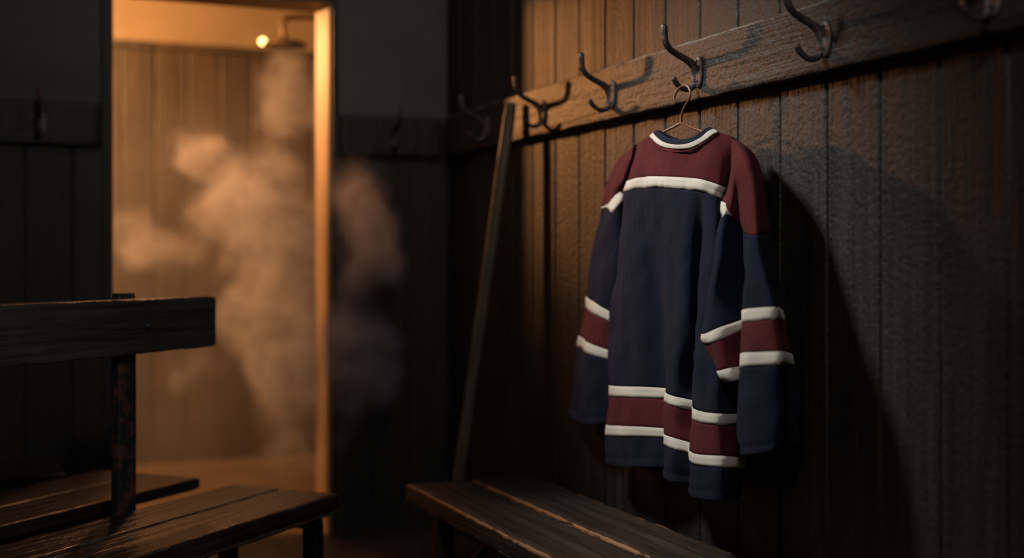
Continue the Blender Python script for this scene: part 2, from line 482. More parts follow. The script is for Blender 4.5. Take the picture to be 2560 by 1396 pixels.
RUST = (.13,.04,.015)
def rail_wear_highlight(nt, colr, tc):  # chipped top edge, with its lit highlight painted into the pale colour
    sp = N(nt, 'ShaderNodeSeparateXYZ', ins={0: tc.outputs['Object']})
    n = N(nt, 'ShaderNodeTexNoise', ins={'Vector': N(nt, 'ShaderNodeMapping', ins={'Vector': tc.outputs['Object'], 'Scale': (40, 12, 40)}).outputs[0], 'Scale': 1.0, 'Detail': 5.0, 'Roughness': .7})
    d = math_(nt, 'SUBTRACT', RZ1-RZ0, sp.outputs[2])
    lim = math_(nt, 'MULTIPLY_ADD', n.outputs[0], .022, -.0065)
    return mix(nt, math_(nt, 'MULTIPLY', math_(nt, 'LESS_THAN', d, lim), .8), colr, (.16,.13,.095))
M_rail = wood('rail_timber', (.009,.0071,.0054), (.0195,.0155,.0115), (.036,.0288,.0216), 'y', .5, pit=.8, wear=rail_wear_highlight,
              stains=[(y-2.0-.012, .047, .020, .045, RUST) for y in (HOOK_Y[3], HOOK_Y[4])])
# right wall rack
rack = tag(empty('coat_rack', (WX, 2.0, RZ0)), 'long weathered brown coat rack board with iron hooks on the plank wall above the jersey', 'coat rack')
bm = bmesh.new()
M = Matrix.Translation((0, -1.3, 0)) @ Matrix(((0,0,1,0),(1,0,0,0),(0,1,0,0),(0,0,0,1)))
add_plank(bm, BY+1.22, RZ1-RZ0, WX-RX-.004, seed=4, rough=.0016, nseg=420, M=M)
rb = obj('board', bm, M_rail, rack)
rb.location = (-.004, -2.0, 0)
hook0 = make_hook(rack)
hook0.location = (RX-WX, HOOK_Y[3]-2.0, -RZ0)
for y in HOOK_Y:
    if y != HOOK_Y[3]: dup_part(hook0, rack, (RX-WX, y-2.0, -RZ0))

def small_rack(x0, x1, hooks, label):
    r = tag(empty('coat_rack', ((x0+x1)/2, BY-.012, RZ0)), label, 'coat rack')
    bm = bmesh.new()
    Mx = Matrix(((1,0,0,x0-(x0+x1)/2),(0,0,1,0),(0,1,0,0),(0,0,0,1)))
    add_plank(bm, x1-x0, RZ1-RZ0, .03, seed=9, M=Mx, nseg=60)
    obj('board', bm, M_back, r)
    for hx in hooks:
        c = dup_part(hook0, r, (hx-(x0+x1)/2, -.03, -RZ0))
        c.rotation_euler = (0, 0, PI/2)
    return r
small_rack(-1.9, DX0-.032, [.19, -.30, -.80], 'dark coat rack on the back wall, far side of the steamy doorway from the jersey')
small_rack(DX1+.024, WX-.035, [1.415], 'short dark coat rack between the lit door jamb and the room corner')

# ------------------------------------------------------------------ benches
def bench_wood(name, L, W, T, colour, amount, dark=(.016,.011,.008), mid=(.034,.025,.018), light=(.062,.048,.036), rough=.42):
    return wood(name, dark, mid, light, 'x', rough, pit=.35, wear=worn_edge(L, W, T, colour, amount))
# right bench, along the plank wall
BZ = H-.66
E1, E0 = 3.61, .25            # far end, near end (y)
LB = E1-E0
wb_w = .195
M_b1 = bench_wood('bench_timber', LB, wb_w, .052, (.34,.17,.08), .55)
rbench = tag(empty('bench', (1.38, (E0+E1)/2, 0)), 'low bench of two worn planks against the plank wall below the jersey', 'bench')
oy = (E0+E1)/2
for i, x0 in enumerate((1.178, 1.385)):
    bm = plank_bm(LB, wb_w, .052 if i == 0 else .045, seed=20+i, rough=.002, nseg=300, chips=[(LB-2.1, LB-1.55, 1, .011), (LB-2.75, LB-2.4, 1, .006), (LB-1.2,LB-1.0,1,.004)] if i == 0 else [(LB-1.6, LB-1.3, 1, .004), (LB-2.3, LB-1.9, 1, .004)])
    p = obj('seat_plank', bm, M_b1, rbench)
    # local x along +y world, local y along -x world
    p.rotation_euler = (0, 0, PI/2)
    p.location = (x0+wb_w-1.38, E0-oy, BZ)
def leg_bm(w, d, h, seed=0):
    bm = bmesh.new()
    M = Matrix(((0,1,0,-w/2),(0,0,1,d/2),(1,0,0,0),(0,0,0,1)))
    add_plank(bm, h, w, d, seed=seed, rough=.001, nseg=24, M=M)
    return bm
def brace_bm(a, b, w, t):
    a = Vector(a); b = Vector(b); d = (b-a); L = d.length; X = d.normalized()
    Z = Vector((0,0,1)) if abs(X.z) < .95 else Vector((0,1,0))
    Yv = Z.cross(X).normalized(); Zv = X.cross(Yv)
    M = Matrix(((X.x,Yv.x,Zv.x,a.x),(X.y,Yv.y,Zv.y,a.y),(X.z,Yv.z,Zv.z,a.z),(0,0,0,1))) @ Matrix.Translation((0,-w/2,t/2))
    bm = bmesh.new(); add_plank(bm, L, w, t, seed=3, rough=.0008, nseg=20, M=M)
    return bm
M_leg = wood('leg_timber', (.018,.014,.011), (.035,.026,.02), (.06,.046,.034), 'z', .5, pit=.3)
for yy in (3.40, 2.0, .6):
    for xx in (1.222, 1.535):
        l = obj('leg', leg_bm(.05, .05, BZ-.05, seed=int(yy*10)), M_leg, rbench); l.location = (xx-1.38, yy-oy, 0)
    obj('crossbar', brace_bm((1.20-1.38, yy-oy, BZ-.072), (1.56-1.38, yy-oy, BZ-.072), .045, .04), M_leg, rbench)
    obj('brace', brace_bm((1.245-1.38, yy-oy-.03, .1), (1.42-1.38, yy-oy-.03, BZ-.085), .026, .018), M_leg, rbench)

# left bench with a backrest, set at an angle
O = Vector((.957, 3.536, 0)); AB = math.atan2(.6831, .7303)
LL = 2.3
lb = tag(empty('bench', O, AB), 'dark bench with a plank backrest on a rusty steel post, facing the jersey', 'bench')
# local frame: +x along b (towards the far end), +y = q (away, to the left)
M_b2 = bench_wood('bench_timber_dark', LL, .19, .05, (.14,.11,.09), .32, (.018,.013,.010), (.038,.028,.021), (.062,.046,.035), .27)
for i, (y0, w) in enumerate(((0, .192), (.200, .167))):
    bm = plank_bm(LL, w, .058, seed=40+i, rough=.0017, nseg=260, chips=[(LL-.75, LL-.35, -1, .006)] if i == 0 else [])
    p = obj('seat_plank', bm, M_b2, lb); p.location = (-LL, y0, BZ)
M_b3 = bench_wood('backrest_timber', LL, .035, .145, (.12,.105,.09), .25, (.022,.022,.020), (.055,.053,.048), (.10,.095,.085), .42)
bm = plank_bm(LL-.127, .035, .145, seed=51, rough=.0017, nseg=260, chips=[(LL-.127-.55, LL-.127-.1, -1, .003)])
p = obj('backrest', bm, M_b3, lb)
BACKZ = H-.098
p.location = (-LL, .334, BACKZ)
def post(xc):
    bm = bmesh.new()
    M = Matrix(((0,1,0,-.034),(0,0,1,.031),(1,0,0,0),(0,0,0,1)))
    add_plank(bm, BACKZ+.015, .068, .031, seed=60, rough=.0006, nseg=60, M=M)
    o = obj('post', bm, M_post, lb); o.location = (xc, .370, 0)
    bm = bmesh.new()
    prof = [(.0105, 0), (.0100, -.003), (.0080, -.006), (.0045, -.008), (.0001, -.0087)]
    rr = [[bm.verts.new((r*math.cos(k*PI/10), d, r*math.sin(k*PI/10))) for k in range(20)] for r, d in prof]
    for a, b in zip(rr, rr[1:]):
        for k in range(20): bm.faces.new((a[k], a[(k+1)%20], b[(k+1)%20], b[k]))
    bm.faces.new(rr[0])
    o = obj('bolt', bm, M_bolt, lb); o.location = (xc+.034, .3335, H-.1715)
post(-.4555); post(-1.95)
for xx in (-.085, -1.15, -2.2):
    for yy in (.035, .325):
        l = obj('leg', leg_bm(.045, .045, BZ-.058), M_black_steel, lb); l.location = (xx, yy, 0)
    obj('crossbar', brace_bm((xx, .02, BZ-.074), (xx, .34, BZ-.074), .04, .03), M_black_steel, lb)

# plain bench behind it
bb = tag(empty('bench', O + Vector((-.6831*.53, .7303*.53, 0)), AB), 'dark backless bench directly behind the bench with the backrest', 'bench')
M_b4 = bench_wood('rear_bench_timber', LL, .19, .036, (.12,.10,.08), .2, (.018,.013,.010), (.038,.028,.021), (.062,.046,.035), .30)
for i, (y0, w) in enumerate(((0, .187), (.195, .185))):
    p = obj('seat_plank', plank_bm(LL, w, .036, seed=70+i, nseg=120), M_b4, bb); p.location = (-LL+.052, y0, BZ)
for xx in (-.25, -1.15, -2.05):
    for yy in (.035, .345):
        l = obj('leg', leg_bm(.045, .045, BZ-.036), M_black_steel, bb); l.location = (xx, yy, 0)
    obj('crossbar', brace_bm((xx, .02, BZ-.052), (xx, .36, BZ-.052), .04, .03), M_black_steel, bb)

# bench under the far rack, against the back wall
fb = tag(empty('bench', (-.785, 4.330, 0)), 'dark bench standing against the back wall in deep shadow', 'bench')
for i, y0 in enumerate((-.18, .005)):
    p = obj('seat_plank', plank_bm(2.07, .175, .045, seed=80+i, nseg=60), M_b4, fb); p.location = (-1.03, y0, BZ+.005)
for xx in (-.9, .9):
    for yy in (-.14, .14):
        l = obj('leg', leg_bm(.045, .045, BZ-.04), M_leg, fb); l.location = (xx, yy, 0)

# ------------------------------------------------------------------ hockey stick
st_top = Vector((1.572, 3.735, H+.508)); st_bot = Vector((1.435, 3.955, 0.02))
M_stick = wood('stick_timber', (.06,.05,.035), (.16,.125,.085), (.27,.21,.15), 'x', .45, pit=.2)
sk = tag(empty('hockey_stick', (st_bot.x, st_bot.y, 0)), 'worn wooden stick leaning upright on the rack, past the end of the low bench', 'stick')
d = (st_top-st_bot); Lk = d.length; X = d.normalized()
Yv = (Vector((0,1,0)) - X*X.y).normalized(); Yv = (Yv*.8 + X.cross(Yv)*.6).normalized(); Zv = X.cross(Yv)
bm = bmesh.new(); add_plank(bm, Lk, .034, .026, seed=90, rough=.0008, nseg=60)
o = obj('shaft', bm, M_stick, sk)
o.matrix_local = Matrix(((X.x,Yv.x,Zv.x,0),(X.y,Yv.y,Zv.y,0),(X.z,Yv.z,Zv.z,st_bot.z),(0,0,0,1))) @ Matrix.Translation((0,-.017,.013))
bm = bmesh.new()
rings = []
for i in range(9):
    f = i/8
    c = Vector((-.02-.13*f, -.25*f+.02, 0)); c.x += .03*f*f
    hh = .03+.012*math.sin(PI*f*.6)
    n_ = Vector((.9, -.42, 0)).normalized()
    tt = .007-.003*f
    ring = [bm.verts.new(c+n_*s*tt+Vector((0,0,z))) for (s, z) in ((1,.002),(1,hh*1.9),(-1,hh*1.9),(-1,.002))]
    rings.append(ring)
for a, b in zip(rings, rings[1:]):
    for k in range(4): bm.faces.new((a[k], a[(k+1)%4], b[(k+1)%4], b[k]))
bm.faces.new(rings[0][::-1]); bm.faces.new(rings[-1])
obj('blade', bm, M_stick, sk, smooth=False)

# ------------------------------------------------------------------ wire hanger
hx = 1.548
hg = tag(empty('coat_hanger', at_x(1702, 308, hx)), 'copper wire hanger on the hook, holding up the hockey jersey', 'hanger')
org = hg.location.copy()
pts = [at_x(a, b, hx)-org for a, b in ((1690,246),(1692,236),(1699,223),(1708,214.5),(1717,214),(1723,222),(1726,234),(1723,248),(1713,264),(1706,280),(1703,295),(1702,309))]
for k, p_ in enumerate(pts): p_.x += [-.004,-.004,-.003,-.001,0,0,0,0,0,0,0,0][k]
bm = bmesh.new(); add_tube(bm, spline(pts, 6), .0026, 10)
obj('hook', bm, M_wire, hg)
bm = bmesh.new()
yl, yr = .165, -.165            # shoulders, along the wall
tri = [Vector((0,.0,0)), Vector((0,.095,-.028)), Vector((-.002,yl,-.098)), Vector((-.002,yl+.004,-.108)), Vector((-.002,yl-.01,-.116)), Vector((0,0,-.118)), Vector((-.002,yr+.01,-.116)), Vector((-.002,yr-.004,-.108)), Vector((-.002,yr,-.098)), Vector((0,-.095,-.028)), Vector((0,.0,0))]
pl = at_x(1652, 334, hx)-org; pr = at_x(1756, 329, hx)-org
def along(p, ytarget): return Vector((0, ytarget, p.z*ytarget/p.y))
tri[1] = pl; tri[9] = pr
tri[2] = along(pl, yl); tri[8] = along(pr, yr)
tri[3] = tri[2]+Vector((0,.004,-.008)); tri[4] = tri[2]+Vector((0,-.008,-.014)); tri[7] = tri[8]+Vector((0,-.004,-.008)); tri[6] = tri[8]+Vector((0,.008,-.014)); tri[5] = (tri[4]+tri[6])/2
add_tube(bm, tri, .0029, 10, round_ends=False)
obj('wire_frame', bm, M_wire, hg)

# ------------------------------------------------------------------ hockey jersey
class Panel:
    """closed ring rows -> smooth cloth tube, cut into bands that become parts"""
    def __init__(self, front_rows, back_x, nring=5, nrow=None, cols=None, back_bulge=0.0, nback=5, wob=.0025, seed=0, backz=None):
        rows = []
        for ri, r in enumerate(front_rows):
            f = [at_x(*q) for q in r]
            a, b = f[-1], f[0]
            bx = back_x[ri] if hasattr(back_x, '__len__') else back_x
            back = []
            for k in range(1, nback):
                t = k/nback
                p = a.lerp(b, t)
                p.x = bx if 0 < k < nback else p.x
                if backz and backz[ri] is not None:
                    p.z = backz[ri](p.y, p.z)
                back.append(p)
            rows.append(f+back)
        self.nf = len(front_rows[0])
        dens = [spline(r, nring, closed=True) for r in rows]
        self.R = len(rows)
        self.nrow = nrow or [6]*(self.R-1)
        m = len(dens[0]); self.m = m
        grid = []; self.start = []
        for i in range(self.R-1):
            self.start.append(len(grid))
            n = self.nrow[i]
            for k in range(n):
                t = k/n
                grid.append([cr(dens[max(i-1,0)][c], dens[i][c], dens[i+1][c], dens[min(i+2,self.R-1)][c], t) for c in range(m)])
        self.start.append(len(grid))
        grid.append(dens[-1])
        self.grid = grid
        # soft wrinkles
        for i, r in enumerate(grid):
            for c, p in enumerate(r):
                v = Vector((p.y*16+seed, p.z*5, 1.7))
                q = Vector((p.y*9+seed*2, p.z*13+p.y*8, 4.1))
                w3 = Vector((p.y*34+seed, p.z*24+p.y*12, 2.2))
                p.x += noise.noise(v)*wob + noise.noise(q)*wob*.8 + abs(noise.noise(w3))*wob*.55
    def band(self, i0, i1, off=0.0, c0=None, c1=None, thick=0.0):
        """bmesh of rows of control row i0..i1 (and dense columns c0..c1)"""
        g0, g1 = self.start[i0], self.start[i1]
        m = self.m
        bm = bmesh.new()
        full = c0 is None
        cs = list(range(m+1)) if full else list(range(c0, c1+1))
        uvl = bm.loops.layers.uv.new('UVMap'); bdl = bm.loops.layers.uv.new('band')
        rows = []; U = []; V = []
        for gi in range(g0, g1+1):
            r = []
            for c in cs:
                c_ = c % m
                p = self.grid[gi][c_].copy()
                if off:
                    G = self.grid
                    du = G[gi][(c_+1)%m]-G[gi][(c_-1)%m]
                    dv = G[min(gi+1,len(G)-1)][c_]-G[max(gi-1,0)][c_]
                    nn = du.cross(dv)
                    if nn.length > 1e-9:
                        nn.normalize()
                        edge = gi in (g0, g1)
                        p += nn*self.sign*off
                r.append(p)
            rows.append(r)
        for gi, r in enumerate(rows):
            u = [0.0]
            for a, b in zip(r, r[1:]): u.append(u[-1]+(b-a).length)
            U.append(u)
            V.append([0.0]*len(r) if gi == 0 else [V[-1][k]+(r[k]-rows[gi-1][k]).length for k in range(len(r))])
        if full:
            vv = [[bm.verts.new(p) for p in r[:-1]] for r in rows]
            vv = [r+[r[0]] for r in vv]
        else:
            vv = [[bm.verts.new(p) for p in r] for r in rows]
        n = len(rows)-1
        for gi in range(n):
            for k in range(len(cs)-1):
                try: f = bm.faces.new((vv[gi][k], vv[gi+1][k], vv[gi+1][k+1], vv[gi][k+1]))
                except ValueError: continue
                for l, (a, b) in zip(f.loops, ((gi,k),(gi+1,k),(gi+1,k+1),(gi,k+1))):
                    l[uvl].uv = (U[a][b], V[a][b]); l[bdl].uv = (0, 1-a/n)
        return bm
    sign = 1.0

A, B, C = 1.530, 1.488, 1.452
def row(py_list, xs, deps): return [(x, y, d) for x, y, d in zip(xs, py_list, deps)]
# columns: left edge, 3 across panel A, back of crease 1, front of crease 1, mid B, back of crease 2, front of crease 2, mid C, C, right edge
body = [
 # shoulder + neckline
 [(1576,374,1.556),(1590,363,1.545),(1608,351,1.535),(1627,339,1.522),(1637,354,1.508),(1660,368,1.500),(1697,373,1.497),(1731,368,1.500),(1763,350,1.508),(1782,335,1.520),(1797,331,1.532),(1835,348,1.548)],
 [(1566,412,1.556),(1580,405,1.530),(1602,398,1.516),(1627,392,1.508),(1650,394,1.502),(1672,396,1.499),(1700,398,1.497),(1727,397,1.498),(1755,393,1.502),(1780,388,1.510),(1806,392,1.524),(1833,400,1.553)],
 [(1560,459,1.556),(1574,452,1.520),(1590,446,1.508),(1618,442,1.501),(1645,441.5,1.498),(1670,442,1.497),(1697,443,1.497),(1722,445,1.498),(1752,448,1.501),(1775,455,1.507),(1798,464,1.518),(1814,471,1.545)],
 [(1558,481,1.558),(1572,477,1.519),(1589,472,1.508),(1616,470,1.501),(1645,469,1.498),(1670,470,1.497),(1697,472,1.497),(1722,474,1.498),(1748,478,1.501),(1768,483,1.507),(1790,491,1.518),(1808,498,1.545)],
 [(1551,560,1.562),(1563,560,1.524),(1582,560,1.512),(1610,560,1.508),(1640,560,1.510),(1668,560,1.508),(1698,560,1.500),(1728,562,1.505),(1757,566,1.524),(1762,570,1.492),(1790,572,1.500),(1812,572,1.550)],
 [(1543,660,1.565),(1556,660,1.528),(1576,660,1.515),(1606,660,1.514),(1640,660,1.522),(1668,662,1.512),(1698,664,1.498),(1728,668,1.510),(1752,672,1.532),(1750,676,1.478),(1795,680,1.485),(1828,680,1.545)],
 [(1529,800,1.568),(1543,800,1.532),(1568,802,1.522),(1606,806,1.522),(1658,812,1.544),(1668,814,1.512),(1698,822,1.492),(1726,834,1.506),(1742,838,1.530),(1741,846,1.468),(1800,850,1.478),(1838,850,1.54)],
 [(1522,900,1.570),(1537,901,1.536),(1565,903,1.526),(1606,905,1.527),(1664,910,1.552),(1666,912,1.506),(1695,923,1.488),(1736,936,1.528),(1733,942,1.474),(1755,956,1.460),(1800,962,1.466),(1842,962,1.535)],
 [(1521,965,1.572),(1535,966,1.540),(1563,967,1.530),(1606,968,1.532),(1669,973,1.546),(1664,982,1.506),(1690,992,1.490),(1734,1004,1.512),(1728,1018,1.478),(1755,1030,1.456),(1800,1035,1.458),(1846,1034,1.530)],
 [(1520,991,1.572),(1534,993,1.540),(1562,994,1.530),(1606,995,1.532),(1669,999,1.548),(1663,1005,1.506),(1688,1016,1.489),(1734,1029,1.512),(1727,1046,1.477),(1754,1057,1.455),(1800,1062,1.457),(1847,1061,1.530)],
 [(1517,1063,1.573),(1531,1065,1.542),(1560,1066,1.532),(1606,1068,1.533),(1668,1074,1.550),(1661,1086,1.504),(1685,1096,1.487),(1729,1110,1.511),(1722,1127,1.474),(1750,1137,1.452),(1800,1141,1.454),(1855,1143,1.528)],
 [(1516,1089,1.573),(1530,1091,1.542),(1559,1092,1.532),(1606,1093,1.533),(1667,1097,1.550),(1660,1113,1.504),(1684,1123,1.486),(1728,1136,1.510),(1721,1154,1.473),(1749,1164,1.451),(1800,1169,1.453),(1855,1169,1.528)],
 [(1515,1140,1.574),(1529,1146,1.543),(1558,1149,1.533),(1606,1149,1.533),(1666,1150,1.551),(1657,1174,1.502),(1682,1184,1.485),(1727,1192,1.510),(1719,1217,1.471),(1748,1227,1.449),(1800,1232,1.451),(1846,1231,1.527)],
 [(1515,1155,1.575),(1529,1164,1.543),(1558,1168,1.533),(1606,1168,1.533),(1666,1171,1.552),(1656,1193,1.502),(1682,1205,1.484),(1727,1212,1.510),(1719,1236,1.470),(1748,1247,1.448),(1800,1252,1.450),(1842,1250,1.526)],
]
bx = [1.575,1.588,1.59,1.59,1.592,1.594,1.597,1.598,1.6,1.6,1.6,1.6,1.6,1.6]
def neckz(y, z):       # back neckline dips a little between the shoulder points
    yc = 2.545
    return z - .030*math.exp(-((y-yc)/.10)**4)
bx[0] = 1.572
BP = Panel(body, bx, nring=7, nrow=[6,6,4,8,10,12,8,6,4,8,4,6,4], nback=7, wob=.0075, seed=3, backz=[neckz]+[None]*13)
for P_, r_ in ((BP, 12), ):
    for k_, d_ in ((-1, .0), (0, .0028), (1, -.0006)):
        for p in P_.grid[P_.start[r_]+k_]: p.x += d_
# jersey root
jz = org + Vector((0, 0, 0))
jer = tag(empty('hockey_jersey', jz), 'navy and maroon hockey jersey with cream stripes hanging from the rack', 'jersey')
def jpart(name, bm, mat, parent=jer, thick=.0022, label=None):
    for v in bm.verts: v.co -= jz
    bmesh.ops.remove_doubles(bm, verts=bm.verts, dist=1e-6)
    o = obj(name, bm, mat, parent)
    s = o.modifiers.new('thickness', 'SOLIDIFY'); s.thickness = thick; s.offset = -1
    if label: o['label'] = label
    return o
jpart('torso', BP.band(3, 8), M_navy)
jpart('yoke', BP.band(0, 2), M_maroon, label='maroon yoke across the shoulders')
jpart('chest_stripe', BP.band(2, 3, -.0012), M_white, label='cream stripe below the yoke')
jpart('hem_stripe', BP.band(8, 9, -.0012), M_white, label='upper cream stripe near the hem')
jpart('hem_band', BP.band(9, 10), M_maroon, label='maroon band near the hem')
jpart('hem_stripe', BP.band(10, 11, -.0012), M_white, label='lower cream stripe near the hem')
jpart('hem', BP.band(11, 13), M_navy)

# collar: cream band then navy rib, standing on the neckline, right round
def collar_ring(front, back_dx, back_dz):
    f = [at_x(*q) for q in front]
    a, b = f[-1], f[0]
    back = []
    for k in range(1, 7):
        t = k/7
        p = a.lerp(b, t); p.x = a.x+(b.x-a.x)*t + back_dx*math.sin(PI*t)
        p.z = a.z+(b.z-a.z)*t - back_dz*math.sin(PI*t)
        back.append(p)
    return f+back
c_out = [(1626,338,1.526),(1635,353.5,1.506),(1659,368,1.497),(1697,373,1.494),(1731,368,1.497),(1763,350,1.505),(1782,335,1.517),(1797,330,1.534)]
c_mid = [(1635,331,1.528),(1643,344,1.506),(1662,356.5,1.495),(1692,362,1.491),(1722,358,1.494),(1751,344,1.502),(1770,328,1.514),(1786,323,1.532)]
c_in  = [(1645,325,1.530),(1655,335,1.512),(1674,345,1.503),(1700,349,1.500),(1725,345,1.502),(1747,334,1.508),(1761,323,1.518),(1776,319,1.534)]
c_in2 = [(1649,333,1.534),(1659,343,1.518),(1676,352,1.510),(1700,357,1.507),(1723,353,1.509),(1743,343,1.514),(1756,333,1.522),(1770,328,1.538)]
class Ringed(Panel):
    def __init__(self, rows, nring, nrow):
        dens = [spline(r, nring, closed=True) for r in rows]
        self.R = len(rows); self.nrow = nrow; self.m = len(dens[0])
        grid = []; self.start = []
        for i in range(self.R-1):
            self.start.append(len(grid)); n = nrow[i]
            for k in range(n):
                grid.append([cr(dens[max(i-1,0)][c], dens[i][c], dens[i+1][c], dens[min(i+2,self.R-1)][c], k/n) for c in range(self.m)])
        self.start.append(len(grid)); grid.append(dens[-1]); self.grid = grid
CP = Ringed([collar_ring(c_out, .055, .028), collar_ring(c_mid, .046, .030), collar_ring(c_in, .038, .034), collar_ring(c_in2, .032, .034)], 8, [4, 5, 3])
cl = jpart('collar', CP.band(1, 3, .0), M_rib, thick=.003)
sb = bmesh.new(); uvl = sb.loops.layers.uv.new('UVMap')
seam = [at_x(x, y+6, d-.001) for x, y, d in ((1628,341,1.524),(1637,354,1.508),(1660,368,1.499),(1697,373,1.496),(1731,368,1.499),(1763,350,1.507),(1783,335,1.519))]
add_tube(sb, spline(seam, 8), .0019, 8)
so_ = jpart('collar_seam', sb, M_maroon, cl, thick=.0003); so_.modifiers.clear()
jpart('collar_trim', CP.band(0, 1, .0), M_white, cl, thick=.003, label='cream collar band')

# left sleeve (hangs behind the torso); columns: outer, c1, c2, c3, hidden inner
SL = [
 [(1592,361,1.560),(1589,363,1.550),(1588,366,1.543),(1588,370,1.540),(1592,373,1.556)],
 [(1562,383,1.568),(1566,386,1.541),(1573,390,1.528),(1582,393,1.523),(1590,395,1.550)],
 [(1543,404,1.572),(1549,408,1.540),(1559,411,1.524),(1574,413,1.519),(1586,415,1.548)],
 [(1530,430,1.575),(1537,434,1.541),(1549,436,1.524),(1567,437,1.519),(1580,438,1.550)],
 [(1517,468,1.578),(1524,470,1.546),(1537,466,1.529),(1560,453,1.524),(1573,448,1.560)],
 [(1505,519,1.580),(1513,513,1.556),(1532,494,1.538),(1556,472,1.543),(1568,462,1.573)],
 [(1503,524,1.580),(1513,519,1.555),(1531,531,1.538),(1555,505,1.545),(1567,492,1.575)],
 [(1493,572,1.583),(1502,575,1.556),(1522,580,1.544),(1551,578,1.556),(1564,572,1.580)],
 [(1477,660,1.585),(1487,666,1.556),(1508,672,1.545),(1543,674,1.560),(1560,672,1.585)],
 [(1467,742,1.588),(1476,750,1.560),(1494,764,1.549),(1528,783,1.565),(1550,790,1.588)],
 [(1464,771,1.588),(1473,778,1.560),(1491,790,1.549),(1527,807,1.566),(1550,814,1.588)],
 [(1449,840,1.589),(1458,849,1.558),(1478,861,1.546),(1521,878,1.566),(1546,884,1.589)],
 [(1444,866,1.589),(1454,875,1.558),(1475,886,1.545),(1518,902,1.566),(1544,908,1.589)],
 [(1433,962,1.590),(1444,972,1.556),(1468,982,1.542),(1515,990,1.564),(1542,992,1.590)],
 [(1421,1016,1.590),(1433,1030,1.554),(1462,1044,1.541),(1512,1042,1.562),(1540,1038,1.590)],
 [(1417,1033,1.590),(1431,1048,1.554),(1462,1062,1.541),(1512,1058,1.562),(1540,1052,1.590)],
]
bxl = [1.575,1.588,1.593,1.597,1.6,1.603,1.603,1.606,1.61,1.612,1.612,1.613,1.613,1.613,1.613,1.613]
LP = Panel(SL, bxl, nring=7, nrow=[4,4,4,4,4,4,6,8,8,4,8,4,10,6,4], nback=4, wob=.008, seed=11)
for p in LP.grid[LP.start[14]]: p.x += .0028
sl = jpart('sleeve', LP.band(6, 9), M_navy)
jpart('shoulder_panel', LP.band(0, 5), M_maroon, sl, label='maroon top of the sleeve')
jpart('shoulder_stripe', LP.band(5, 6, -.001), M_white, sl, label='cream stripe')
jpart('sleeve_stripe', LP.band(9, 10, -.0012), M_white, sl, label='cream stripe')
jpart('sleeve_band', LP.band(10, 11), M_maroon, sl, label='maroon band')
jpart('sleeve_stripe', LP.band(11, 12, -.0012), M_white, sl, label='cream stripe')
jpart('cuff', LP.band(12, 15), M_navy, sl)

# right sleeve: rows across inner lobe, deep crease, outer tube
SR_ = [
 # inner, lobe, lobe, crease in, tube left, tube mid, tube right, outer
 [(1818,344,1.555),(1822,345,1.548),(1828,346,1.545),(1834,348,1.546),(1840,351,1.549),(1846,354,1.553),(1850,357,1.558),(1846,358,1.566)],
 [(1822,384,1.555),(1828,382,1.530),(1835,379,1.522),(1843,377,1.518),(1851,376,1.518),(1860,376,1.524),(1869,377,1.540),(1870,380,1.566)],
 [(1820,430,1.555),(1827,428,1.520),(1837,424,1.508),(1848,420,1.506),(1859,417,1.502),(1871,413,1.506),(1884,411,1.526),(1889,413,1.566)],
 [(1812,480,1.552),(1820,484,1.508),(1832,488,1.502),(1846,488,1.512),(1860,485,1.500),(1874,480,1.488),(1892,474,1.508),(1901,474,1.562)],
 [(1806,502,1.548),(1813,512,1.500),(1825,532,1.500),(1846,552,1.522),(1862,556,1.498),(1876,556,1.476),(1896,552,1.490),(1906,550,1.560)],
 [(1803,524,1.546),(1806,543,1.496),(1822,537,1.500),(1850,572,1.532),(1866,586,1.492),(1880,588,1.470),(1900,587,1.484),(1912,586,1.560)],
 [(1790,600,1.542),(1793,610,1.484),(1810,620,1.486),(1852,636,1.538),(1862,650,1.482),(1884,654,1.460),(1910,652,1.474),(1924,650,1.556)],
 [(1772,724,1.538),(1775,734,1.466),(1796,736,1.470),(1860,716,1.536),(1860,712,1.470),(1886,712,1.448),(1922,710,1.462),(1936,708,1.552)],
 [(1756,828,1.530),(1759,836,1.452),(1798,820,1.458),(1864,795,1.520),(1857,776,1.462),(1895,770,1.440),(1938,769,1.455),(1948,770,1.548)],
 [(1763,856,1.530),(1768,862,1.452),(1803,848,1.458),(1864,822,1.520),(1855,808,1.460),(1895,801,1.438),(1940,798,1.453),(1951,799,1.547)],
 [(1788,922,1.532),(1793,928,1.456),(1818,922,1.460),(1864,910,1.518),(1849,885,1.457),(1898,881,1.432),(1950,880,1.448),(1962,881,1.545)],
 [(1806,950,1.535),(1812,955,1.470),(1832,953,1.468),(1864,944,1.515),(1847,921,1.455),(1898,915,1.430),(1952,910,1.446),(1965,912,1.544)],
 [(1850,968,1.540),(1850,970,1.520),(1856,970,1.505),(1862,972,1.500),(1842,985,1.455),(1895,992,1.428),(1954,992,1.444),(1968,994,1.542)],
 [(1848,1050,1.540),(1849,1056,1.520),(1850,1060,1.500),(1850,1064,1.480),(1845,1070,1.455),(1898,1068,1.428),(1954,1062,1.444),(1970,1060,1.540)],
 [(1854,1108,1.540),(1853,1112,1.520),(1853,1114,1.500),(1853,1115,1.480),(1854,1116,1.456),(1900,1112,1.429),(1952,1101,1.445),(1968,1100,1.540)],
 [(1858,1130,1.540),(1857,1134,1.520),(1856,1138,1.500),(1856,1140,1.480),(1857,1140,1.457),(1900,1135,1.430),(1950,1122,1.446),(1964,1118,1.540)],
]
bxr = [1.575,1.585,1.59,1.592,1.594,1.595,1.595,1.595,1.595,1.595,1.595,1.595,1.595,1.595,1.595,1.595]
RP = Panel(SR_, bxr, nring=7, nrow=[4,5,5,4,4,6,8,8,4,8,4,6,8,6,3], nback=5, wob=.006, seed=23)
for p in RP.grid[RP.start[14]]: p.x += .0028
